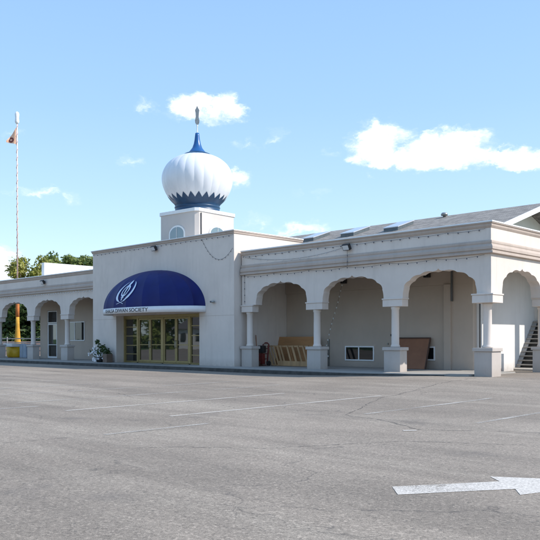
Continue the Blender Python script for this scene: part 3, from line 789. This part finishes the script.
# string lights: wire with bulbs
def sag_pts(a, b, sag, n):
    a = Vector(a); b = Vector(b); return [a.lerp(b, i / n) - Vector((0, 0, sag * 4 * (i / n) * (1 - i / n))) for i in range(n + 1)]
def lights(pts, label, every, mat, r=.023):
    t = thing('string_lights', pts[0], label, 'string lights', 'strings of small lights on the building')
    bm = B(); tube(bm, pts, .0055, 5); build('wire', bm, M['wire'], t)
    d = 0; nb = 0
    for a, b in zip(pts, pts[1:]):
        L = (b - a).length; 
        while d < L and nb < 95:
            p = a + (b - a) * (d / L); bm = B(); bmesh.ops.create_icosphere(bm, subdivisions=1, radius=r)
            for v in bm.verts: v.co = Vector((v.co.x, v.co.y, v.co.z * 1.5)) + p - Vector((0, 0, r * 1.2))
            build('bulb', bm, mat, t, smooth=True); nb += 1; d += every
        d -= L
def chain(*segs):
    out = []
    for s in segs: out += s if not out else s[1:]
    return out
K = 8
lights(chain(*[sag_pts((-12.5 + 1.55 * i, -.14, 5.2), (-12.5 + 1.55 * (i + 1), -.14, 5.2), .035, 4) for i in range(K)]), 'string of small lights under the coping of the right arcade', .42, M['bulb_dark'])
lights(chain(*[sag_pts((-12.5 + 2.07 * i, -.23, 4.27), (-12.5 + 2.07 * (i + 1), -.23, 4.27), .07, 6) for i in range(6)]), 'string of small lights looped below the moulding over the right arches', .42, M['bulb_dark'])
lights(sag_pts((-12.4, -.15, 5.15), (-6.4, -.15, 5.1), .28, 14), 'string of lights sagging in one long loop across the right parapet', .5, M['bulb'], .02)
lights(chain(*[sag_pts((-24.6 + 1.7 * i, YF - .06, 6.22), (-24.6 + 1.7 * (i + 1), YF - .06, 6.22), .03, 4) for i in range(7)]), 'string of small lights under the coping of the entrance block', .4, M['bulb_dark'])
lights(sag_pts((-15.0, YF - .03, 6.2), (-12.78, YF - .03, 5.6), .75, 12), 'deep loop of lights near the top right corner of the entrance wall', .24, M['bulb_dark'], .018)
lights(chain(*[sag_pts((-41.8 + 2.12 * i, -.23, 4.27), (-41.8 + 2.12 * (i + 1), -.23, 4.27), .05, 5) for i in range(8)]), 'string of small lights below the moulding over the left arches', .3, M['bulb'], .03)
lights([Vector((-8.92, 2.80, 3.85)), Vector((-9.1, 2.70, 3.0)), Vector((-9.5, 2.72, 2.0)), Vector((-9.9, 2.8, .9)), Vector((-9.75, 2.85, .35))], 'string of pale bulbs hanging down the porch back wall from the lamp', .27, M['bulb'], .035)
lights([Vector((-12.42, -.13, 4.3)), Vector((-12.42, -.13, 2.95))], 'short string of lights hanging beside the first arch of the right arcade', .3, M['bulb_dark'])
lights([Vector((-6.2, -.24, 5.0)), Vector((-6.2, -.26, 4.3))], 'short wire with bulbs hanging from the floodlight over the middle arch', .25, M['bulb_dark'])

# ------------------------------------------------------------------ things on the porch
t = thing('slatted_frame', (-11.3, 1.5, .02), 'pale wooden frame of leaning slats in front of plywood under the first right arch', 'wooden frame')
bm = B()
box(bm, -12.5, -9.6, 1.50, 1.56, .93, 1.0); build('top_rail', bm, M['wood'], t)
bm = B(); box(bm, -11.7, -9.6, 1.42, 1.52, .04, .27); build('bottom_board', bm, M['wood'], t)
bm = B(); box(bm, -12.1, -11.6, 1.44, 1.54, .03, .08); box(bm, -12.42, -9.6, 1.86, 1.9, .93, .98); build('foot_rail', bm, M['wood'], t)
for i, x in enumerate([-12.46, -12.25, -12.06, -11.82, -11.62, -11.2, -10.86, -10.52, -10.2, -9.9]):
    bm = B(); obox(bm, (x, 1.46, .995), (x + .36, 1.44, .05), .085 if i % 3 else .11, .03, (0, 1, 0)); build('slat', bm, M['wood'], t)
for x in (-12.35, -11.4, -10.4):
    bm = B(); obox(bm, (x, 1.88, .97), (x + .3, 1.86, .05), .08, .03, (0, 1, 0)); build('slat', bm, M['plywood'], t)
bm = B(); bx = [(-12.9, 2.2, .03), (-10.3, 2.2, .03), (-10.3, 2.55, 1.42), (-12.9, 2.55, 1.42)]
vs = [bm.verts.new(p) for p in bx] + [bm.verts.new((p[0], p[1] + .03, p[2])) for p in bx]
for f in ((0, 1, 2, 3), (7, 6, 5, 4), (0, 4, 5, 1), (1, 5, 6, 2), (2, 6, 7, 3), (3, 7, 4, 0)): bm.faces.new([vs[i] for i in f])
tag(build('plywood_sheet', bm, M['plywood']), 'brown plywood sheet leaning on the porch wall behind the slatted frame', 'plywood')
t = thing('leaning_board', (-5.2, 2.7, .02), 'large dark brown board leaning on the porch back wall beside the small window', 'board')
bm = B(); bx = [(-6.02, 2.55, .03), (-4.30, 2.55, .03), (-4.30, 2.97, 1.33), (-6.02, 2.97, 1.33)]
vs = [bm.verts.new(p) for p in bx] + [bm.verts.new((p[0], p[1] + .035, p[2] - .01)) for p in bx]
for f in ((0, 1, 2, 3), (7, 6, 5, 4), (0, 4, 5, 1), (1, 5, 6, 2), (2, 6, 7, 3), (3, 7, 4, 0)): bm.faces.new([vs[i] for i in f])
build('panel', bm, M['brown'], t)
bm = B(); obox(bm, (-6.05, 2.95, 1.34), (-4.27, 2.95, 1.34), .05, .05); obox(bm, (-4.28, 2.54, .03), (-4.28, 2.95, 1.32), .05, .05, (1, 0, 0)); build('edging', bm, M['brown_edge'], t)
t = thing('hand_truck', (-12.35, 1.2, .02), 'small red and black hand truck standing left of the slatted frame', 'hand truck')
bm = B(); tube(bm, [(-12.75, 1.25, .12), (-12.72, 1.4, 1.05), (-12.60, 1.42, 1.12), (-12.45, 1.42, 1.12), (-12.33, 1.4, 1.05), (-12.30, 1.25, .12)], .035, 8)
for z in (.35, .6, .85): tube(bm, [(-12.74, 1.29, z), (-12.32, 1.29, z)], .022, 6)
box(bm, -12.78, -12.28, .98, 1.24, .05, .07); build('frame', bm, M['red'], t)
boxpart('load', M['red'], t, -12.68, -12.38, 1.02, 1.2, .10, .62, bev=.03)
boxpart('load', M['black'], t, -12.72, -12.34, 1.0, 1.24, .64, 1.0, bev=.05)
for x in (-12.84, -12.22):
    bm = B(); tube(bm, [(x - .03, 1.28, .14), (x + .03, 1.28, .14)], .12, 16); build('wheel', bm, M['black'], t)
t = thing('broom', (-12.9, .9, .02), 'thin dark broom leaning beside the pedestal next to the entrance block', 'broom')
bm = B(); tube(bm, [(-12.45, .75, .25), (-12.66, .85, 1.5)], .02, 8); build('handle', bm, M['brown'], t)
boxpart('brush', M['brown_edge'], t, -12.6, -12.3, .70, .80, .03, .26, bev=.02)

# yellow bin with white lid and blue-grey cabinet at the left porch
t = thing('storage_bin', (-38.1, 1.4, .02), 'yellow storage bin with a white lid in the leftmost arch', 'bin')
bm = B(); lathe(bm, [(.50, .03), (.56, .1), (.62, .78)], -38.15, 1.4, 28); build('bin_body', bm, M['yellow'], t)
bm = B(); box(bm, -38.85, -37.5, .8, 1.9, .79, 1.03, bev=.05); build('lid', bm, M['white'], t)
t = thing('utility_cabinet', (-36.6, 1.5, .02), 'blue grey metal cabinet beside the yellow bin in the leftmost arch', 'cabinet')
boxpart('cabinet_body', M['bluegrey'], t, -37.1, -36.1, 1.2, 1.85, .03, 1.0, bev=.015)
boxpart('door_panel', M['bluegrey'], t, -37.05, -36.62, 1.182, 1.198, .1, .94); boxpart('door_panel', M['bluegrey'], t, -36.58, -36.15, 1.182, 1.198, .1, .94)

# flower pot at the entrance
def leafball(bm, c, rad, n, size, r=rnd):
    for _ in range(n):
        d = Vector((r.gauss(0, 1), r.gauss(0, 1), r.gauss(0, 1))).normalized() * rad * r.uniform(.3, 1)
        p = Vector(c) + d; a = Vector((r.gauss(0, 1), r.gauss(0, 1), r.gauss(0, 1))).normalized(); b = a.cross(d if d.length > 1e-4 else Vector((0, 0, 1))).normalized()
        s = size * r.uniform(.6, 1.3); w = s * .5
        bm.faces.new([bm.verts.new(p - a * s), bm.verts.new(p + b * w), bm.verts.new(p + a * s), bm.verts.new(p - b * w)])
t = thing('flower_arrangement', (-23.9, -.95, .02), 'arrangement of white flowers and dark leaves against the entrance wall', 'flowers')
bm = B(); lathe(bm, [(.16, .03), (.2, .06), (.24, .3), (.22, .32)], -23.9, -.95, 18); build('pot', bm, M['black'], t)
rr = random.Random(3)
bm = B()
for c, rad, k in (((-24.0, -.95, .55), .42, 90), ((-23.55, -.95, .78), .26, 60), ((-24.55, -.95, .62), .22, 40), ((-24.15, -.95, 1.18), .15, 40), ((-23.9, -.95, .9), .2, 30)): leafball(bm, c, rad, k, .085, rr)
for c in ((-24.15, 1.18), (-24.5, .62), (-23.55, .8)): tube(bm, [(-23.9, -.95, .3), (c[0], -.95, c[1])], .012, 5)
build('foliage', bm, M['leaf_d'], t)
bm = B()
for k in range(75):
    c = Vector((-24.0 + max(-.32, min(.5, rr.gauss(0, .2))), -1.1 + rr.gauss(0, .12), .45 + rr.gauss(0, .2)))
    if c.z < .1 or c.z > 1.05: continue
    for q in range(6):
        an = q * math.pi / 3 + rr.random(); d = Vector((math.cos(an), -.5, math.sin(an))) * .062; s = Vector((-math.sin(an), 0, math.cos(an))) * .03
        bm.faces.new([bm.verts.new(c), bm.verts.new(c + d * .6 + s), bm.verts.new(c + d), bm.verts.new(c + d * .6 - s)])
build('blossoms', bm, M['flower'], t)
t.location.x += .5
t = thing('planter', (-23.1, -.9, .02), 'square brown planter with a small dark shrub beside the white flowers', 'planter')
boxpart('pot', M['terracotta'], t, -23.32, -22.92, -1.1, -.7, .02, .5, bev=.02)
bm = B(); leafball(bm, (-23.15, -.9, .62), .24, 130, .075, rr); build('shrub', bm, M['leaf_d'], t); t.location.x += .42

# ------------------------------------------------------------------ flagpole
FX, FY = -50.8, 8.0
t = thing('flagpole', (FX, FY, -.2), 'tall flagpole wrapped in orange cloth behind the left wing', 'flagpole')
bm = B(); lathe(bm, [(.34, -.2), (.32, .6), (.24, 1.6), (.17, 2.6), (.16, 3.4)], FX, FY, 16); build('base_cloth', bm, M['gold_cloth'], t)
bm = B(); lathe(bm, [(.165, 3.38), (.17, 4.2), (.15, 5.2), (.09, 6.0), (.07, 6.6)], FX, FY, 16); build('pole_wrap', bm, M['orange_cloth'], t)
bm = B(); lathe(bm, [(.062, 6.5), (.05, 21.0)], FX, FY, 12); build('pole', bm, M['pale_cloth'], t)
bm = B(); tube(bm, [(FX + .075 * math.cos(k * .8), FY + .075 * math.sin(k * .8), 6.6 + k * .09) for k in range(160)], .018, 4); build('wound_cord', bm, M['cord'], t)
bm = B(); lathe(bm, [(.05, 20.95), (.17, 21.08), (.19, 21.2), (.165, 21.5), (.19, 21.85), (.16, 22.0), (.04, 22.1)], FX, FY, 16); build('finial', bm, M['white_cloth'], t)
fd = Vector((-.716, -.698, 0)); wv = Vector((.698, -.716, 0))
t2 = thing('flag', (FX, FY, 19.2), 'faded orange triangular flag with a dark round emblem on the tall pole', 'flag')
bm = B(); nx_, nz_ = 14, 8
grid = []
for i in range(nx_ + 1):
    s = i / nx_; row = []
    for j in range(nz_ + 1):
        v = j / nz_; ztop = 20.65 - (20.65 - 19.42) * s ** .9; zbot = 19.12 + .18 * s
        p = Vector((FX, FY, 0)) + fd * (.06 + .92 * s) + wv * (.07 * math.sin(s * 7 + v)) ; p.z = zbot + (ztop - zbot) * v
        row.append(bm.verts.new(p))
    grid.append(row)
for i in range(nx_):
    for j in range(nz_): bm.faces.new((grid[i][j], grid[i + 1][j], grid[i + 1][j + 1], grid[i][j + 1])).smooth = True
build('cloth', bm, M['flag_cloth'], t2)
bm = B()
for sgn in (-1, 1):
    va = []; 
    for rr0 in (.12, .27):
        va.append([bm.verts.new(Vector((FX, FY, 0)) + fd * (.55 + rr0 * math.cos(a * math.pi / 12)) + wv * (.07 * math.sin((.49 + rr0 * math.cos(a * math.pi / 12) / .92) * 7 + .4) + sgn * .02) + Vector((0, 0, 19.52 + rr0 * .85 * math.sin(a * math.pi / 12)))) for a in range(24)])
    for a in range(24): bm.faces.new((va[0][a], va[0][(a + 1) % 24], va[1][(a + 1) % 24], va[1][a]))
build('emblem', bm, M['flag_mark'], t2)

# ------------------------------------------------------------------ trees, fence, far things
def tree(loc, h, rad, leaf, seed, label, group, clumps=26, leaves=150, ls=.32, name='tree', low=.25):
    r = random.Random(seed); t = thing(name, (0, 0, 0), label, 'tree', group)
    bm = B(); tube(bm, [(0, 0, -.3), (r.uniform(-.1, .1), 0, h * .25), (r.uniform(-.3, .3), r.uniform(-.3, .3), h * .55), (0, 0, h * .85)], .03 * h, 9, .006 * h)
    cs = []
    for k in range(clumps):
        a = r.uniform(0, 2 * math.pi); zz = r.uniform(low, .97); e = math.sqrt(max(.05, 1 - ((zz - (low + .3)) / .62) ** 2)); q = rad * e * r.uniform(.25, 1)
        c = Vector((q * math.cos(a), q * math.sin(a), zz * h)); cs.append(c)
        if k % 2 == 0: tube(bm, [(0, 0, max(.15 * h, c.z * .6)), (c.x * .5, c.y * .5, c.z * .82), tuple(c)], .012 * h, 5, .003 * h)
    build('trunk', bm, M['bark'], t)
    bm = B()
    for c in cs: leafball(bm, c, rad * r.uniform(.22, .42), leaves, ls, r)
    build('crown', bm, leaf, t); t.location = loc
    return t
G = 'trees beyond the left wing'
tree((-61.9, 14.8, -.2), 10.3, 2.4, M['leaf_y'], 1, 'yellow green tree just right of the flagpole above the left wing', G, 40, 170, .2)
tree((-70.0, 23.6, -.2), 12.1, 2.9, M['leaf'], 2, 'broad green tree rising above the middle of the white rooftop wall', G, 52, 200, .22)
tree((-67.6, 26.0, -.2), 11.7, 2.8, M['leaf'], 5, 'green tree touching the top left corner of the entrance block', G, 48, 200, .22)
tree((-72.6, 21.0, -.2), 10.2, 2.0, M['leaf'], 8, 'lower green tree at the left end of the white rooftop wall', G, 40, 180, .22)
far = [(-74, -3, 8, 4.5, 'dark tree at the very left edge beyond the porch'), (-80, 9, 9, 5, 'tall dark tree behind the flagpole foot'), (-62, 6, 7.5, 4.2, 'dark leafy tree seen through the leftmost arch behind the pole'), (-58, 14, 7, 4.0, 'dense dark tree seen through the leftmost arches right of the pole'),
       (-70, 3, 8, 4.5, 'dark tree farthest left behind the porch fence'), (-52, 19, 6.5, 3.6, 'dark tree low behind the left wing corner'), (-66, 10, 7.5, 4.4, 'mid green tree seen directly behind the flagpole'), (-88, 0, 10, 6, 'large dark tree farthest beyond the porch fence')]
for k, (x, y, h, rd, lb) in enumerate(far): tree((x, y, -.2), h, rd, M['leaf_d'] if k % 2 else M['leaf'], 20 + k, lb, G, 70, 200, .27, low=.05)

for x, y, h, rd, lb in [(6, 52, 9, 4.5, 'tree north of the lot, nearest the east side of the hall'), (19, 58, 11, 5, 'tall tree north of the lot past the side porch'), (33, 50, 9, 4.5, 'tree at the far north east corner of the lot')]:
    tree((x, y, -.2), h, rd, M['leaf'], int(60 + x), lb, 'trees north of the lot', 30, 90, .4, low=.08)
t = thing('garden_fence', (-56, 3, -.2), 'grey rail fence standing behind the left porch', 'fence')
def FP(s): return (-60 + 18 * s, -4 + 16 * s)
for k in range(9):
    x, y = FP(k / 8); bm = B(); box(bm, x - .04, x + .04, y - .04, y + .04, -.25, 1.55); build('post', bm, M['fence'], t)
bm = B()
for z in (.35, .7, 1.05, 1.4): obox(bm, (*FP(0), z), (*FP(1), z), .05, .09)
build('rail', bm, M['fence'], t)
bm = B(); obox(bm, (-64, 0, .45), (-46, 16, .45), .2, 1.4); tag(build('garden_wall', bm, M['pinkwall']), 'low pinkish block wall behind the fence beyond the left porch', 'wall')

# across the street, behind the photographer: what the door glass mirrors
G2 = 'trees across the street'
spots = [(-58, -56, 9, 5, 'tree on the street lawn just east of the white bungalow'), (-66, -60, 10, 5.5, 'tall tree directly behind the white bungalow'), (-75, -58, 9, 5, 'dark tree behind the west end of the bungalow'),
         (-83, -52, 10, 5.5, 'round tree first west of the bungalow'), (-92, -56, 11, 6, 'second tree west of the bungalow'), (-101, -52, 10, 5.5, 'third tree west of the bungalow'), (-111, -56, 12, 6, 'tree at the far west end of the street lawn'),
         (-48, -58, 10, 5.5, 'broad tree in line with the entrance across the street'), (-30, -60, 10, 5, 'green tree across the street behind the parking lines'), (-5, -62, 11, 5, 'tree across the street behind the photographer'), (25, -58, 10, 5, 'easternmost tree on the street lawn')]
for k, (x, y, h, rd, lb_) in enumerate(spots):
    tree((x, y, -.2), h, rd, M['leaf'], 40 + k, lb_, G2, 30, 80, .45, low=.06)
t = thing('house', (-70, -48, -.2), 'white bungalow with dark gable roof across the street', 'house')
boxpart('wall', M['hwhite'], t, -76, -63, -54, -46, -.2, 3.0)
bm = B(); prism(bm, [(-54.5, 2.9), (-45.5, 2.9), (-50, 4.9)], lambda y, z: (-76.5, y, z), lambda y, z: (-62.5, y, z)); build('roof', bm, M['hroof'], t)
for x in (-74, -70.5, -66): boxpart('window', M['glass_dim'], t, x - .7, x + .7, -45.99, -45.95, 1.0, 2.2)

# ------------------------------------------------------------------ camera
yaw, roll, f_px, H = R(44.252), R(-.146), 738.8, 1.314
fw = Vector((-math.sin(yaw), math.cos(yaw), 0)); r0 = Vector((math.cos(yaw), math.sin(yaw), 0)); u0 = Vector((0, 0, 1))
r = r0 * math.cos(roll) + u0 * math.sin(roll); up = -r0 * math.sin(roll) + u0 * math.cos(roll)
cd = bpy.data.cameras.new('camera'); cam = bpy.data.objects.new('camera', cd); COL.objects.link(cam)
cam.matrix_world = Matrix(((r.x, up.x, -fw.x, 12.683), (r.y, up.y, -fw.y, -24.189), (r.z, up.z, -fw.z, H), (0, 0, 0, 1)))
cd.sensor_width = 36; cd.lens = f_px / 540 * 36; cd.shift_y = 68.97 / 540; cd.clip_end = 9000; cd.clip_start = .1
scene.camera = cam

# ------------------------------------------------------------------ light and sky
sv = Vector((1.07, .63, 1.0)).normalized()
el = math.asin(sv.z); az = math.atan2(sv.x, sv.y)
sd = bpy.data.lights.new('sun', 'SUN'); sun = bpy.data.objects.new('sun', sd); COL.objects.link(sun)
sd.energy = 4.7; sd.angle = R(.5); sd.color = (1, .94, .86); sun.rotation_euler = (-sv).to_track_quat('-Z', 'Y').to_euler(); sun.location = (30, 20, 40)
w = bpy.data.worlds.new('World'); scene.world = w; w.use_nodes = True; nt = w.node_tree; nt.nodes.clear(); q = NB(nt)
out = q.n('ShaderNodeOutputWorld'); bg = q.n('ShaderNodeBackground'); bg.inputs[1].default_value = .13; q.l(bg.outputs[0], out.inputs[0])
sky = q.n('ShaderNodeTexSky', sky_type='NISHITA'); sky.sun_disc = False; sky.sun_elevation = el; sky.sun_rotation = az; sky.air_density = 1.0; sky.dust_density = .6; sky.ozone_density = 2.0
# clouds: a field over azimuth and elevation
tc = q.n('ShaderNodeTexCoord'); sp_ = q.n('ShaderNodeSeparateXYZ'); q.l(tc.outputs['Generated'], sp_.inputs[0])
azr = q.math('ARCTAN2', sp_.outputs[0], sp_.outputs[1]); elr = q.math('ARCSINE', sp_.outputs[2])
cr = q.n('ShaderNodeCombineXYZ'); q.l(azr, cr.inputs[0]); q.l(q.math('MULTIPLY', elr, 1.6), cr.inputs[1])
def warp(base, scale, amp, z):
    o_ = q.n('ShaderNodeVectorMath', operation='ADD'); q.l(cr.outputs[0], o_.inputs[0]); o_.inputs[1].default_value = (z, 0, z)
    return q.math('ADD', base, q.math('MULTIPLY', q.math('SUBTRACT', q.noise(o_.outputs[0], scale, 6, .62), .5), amp))
azn = warp(warp(azr, 11, .10, 0), 45, .03, 9); eln = warp(warp(elr, 13, .045, 3), 45, .026, 5)
def direction(u, v):
    a = (u - 270) / f_px; b = (338.97 - v) / f_px; d = (fw + r * a + up * b).normalized(); return math.atan2(d.x, d.y), math.asin(d.z)
cv = q.n('ShaderNodeCombineXYZ'); q.l(azn, cv.inputs[0]); q.l(q.math('MULTIPLY', eln, 1.5), cv.inputs[1])
fine = q.noise(cv.outputs[0], 26, 9, .62, .3); big = q.noise(cv.outputs[0], 9, 5, .6)
blobs = [(378, 145, 34, 22, 1.35), (355, 157, 20, 8, .85), (412, 158, 60, 12, 1.3), (452, 150, 44, 17, 1.3), (505, 158, 44, 11, 1.05), (540, 163, 40, 10, 1.0),
         (188, 106, 21, 15, 1.05), (222, 110, 26, 13, 1.1), (200, 114, 38, 9, .6), (232, 176, 24, 12, .9), (34, 192, 22, 6, .62), (70, 197, 12, 6, .45), (131, 159, 15, 6, .52),
         (147, 104, 10, 8, .24), (117, 106, 10, 3, .36), (2, 262, 24, 16, 1.0), (8, 276, 40, 10, .85), (250, 144, 18, 6, .34), (281, 138, 12, 8, .42), (303, 229, 26, 7, .75),
         (310, 193, 18, 6, .32), (325, 153, 10, 5, .34), (256, 223, 14, 7, .45), (22, 136, 12, 4, .34), (60, 262, 24, 5, .3)]
tot = None
for u, v, ru, rv, s in blobs:
    a0, e0 = direction(u, v); a1, _ = direction(u + ru, v); _, e1 = direction(u, v - rv)
    dx = q.math('DIVIDE', q.math('SUBTRACT', azn, a0), abs(a1 - a0) * 1.25); dy = q.math('DIVIDE', q.math('SUBTRACT', eln, e0), abs(e1 - e0) * 1.35)
    d2 = q.math('ADD', q.math('MULTIPLY', dx, dx), q.math('MULTIPLY', dy, dy))
    val_ = q.math('MULTIPLY', q.math('SUBTRACT', 1., d2, True), s)
    tot = val_ if tot is None else q.math('MAXIMUM', tot, val_)
den = q.math('ADD', q.math('MULTIPLY', tot, 1.15), q.math('MULTIPLY', q.math('SUBTRACT', fine, .55), 2.3))
den = q.math('MULTIPLY', den, q.math('MULTIPLY', tot, 5., True))
cover = q.ramp(den, [(.0, 0.), (.32, .13), (.66, .62), (1.0, 1.)])
shade = q.ramp(q.math('ADD', q.math('MULTIPLY', den, .6), q.math('MULTIPLY', big, .5)), [(.45, (6.6, 7.7, 9.2)), (.9, (9.0, 9.15, 9.35))])
haze = q.ramp(elr, [(0, .75), (.2, .62), (.5, .55)])
hcol = q.ramp(elr, [(0, (7.2, 9.2, 10.4)), (.16, (5.0, 7.4, 10.2)), (.30, (3.9, 6.4, 10.0)), (.50, (3.3, 5.8, 9.8))])
skyc = q.mix(sky.outputs[0], hcol, haze)
q.l(q.mix(skyc, shade, cover), bg.inputs[0])

vs = scene.view_settings; vs.view_transform = 'Standard'; vs.look = 'None'; vs.gamma = 1; vs.use_curve_mapping = False; vs.exposure = .17
scene.cycles.max_bounces = 8; scene.cycles.diffuse_bounces = 4; scene.cycles.transparent_max_bounces = 12
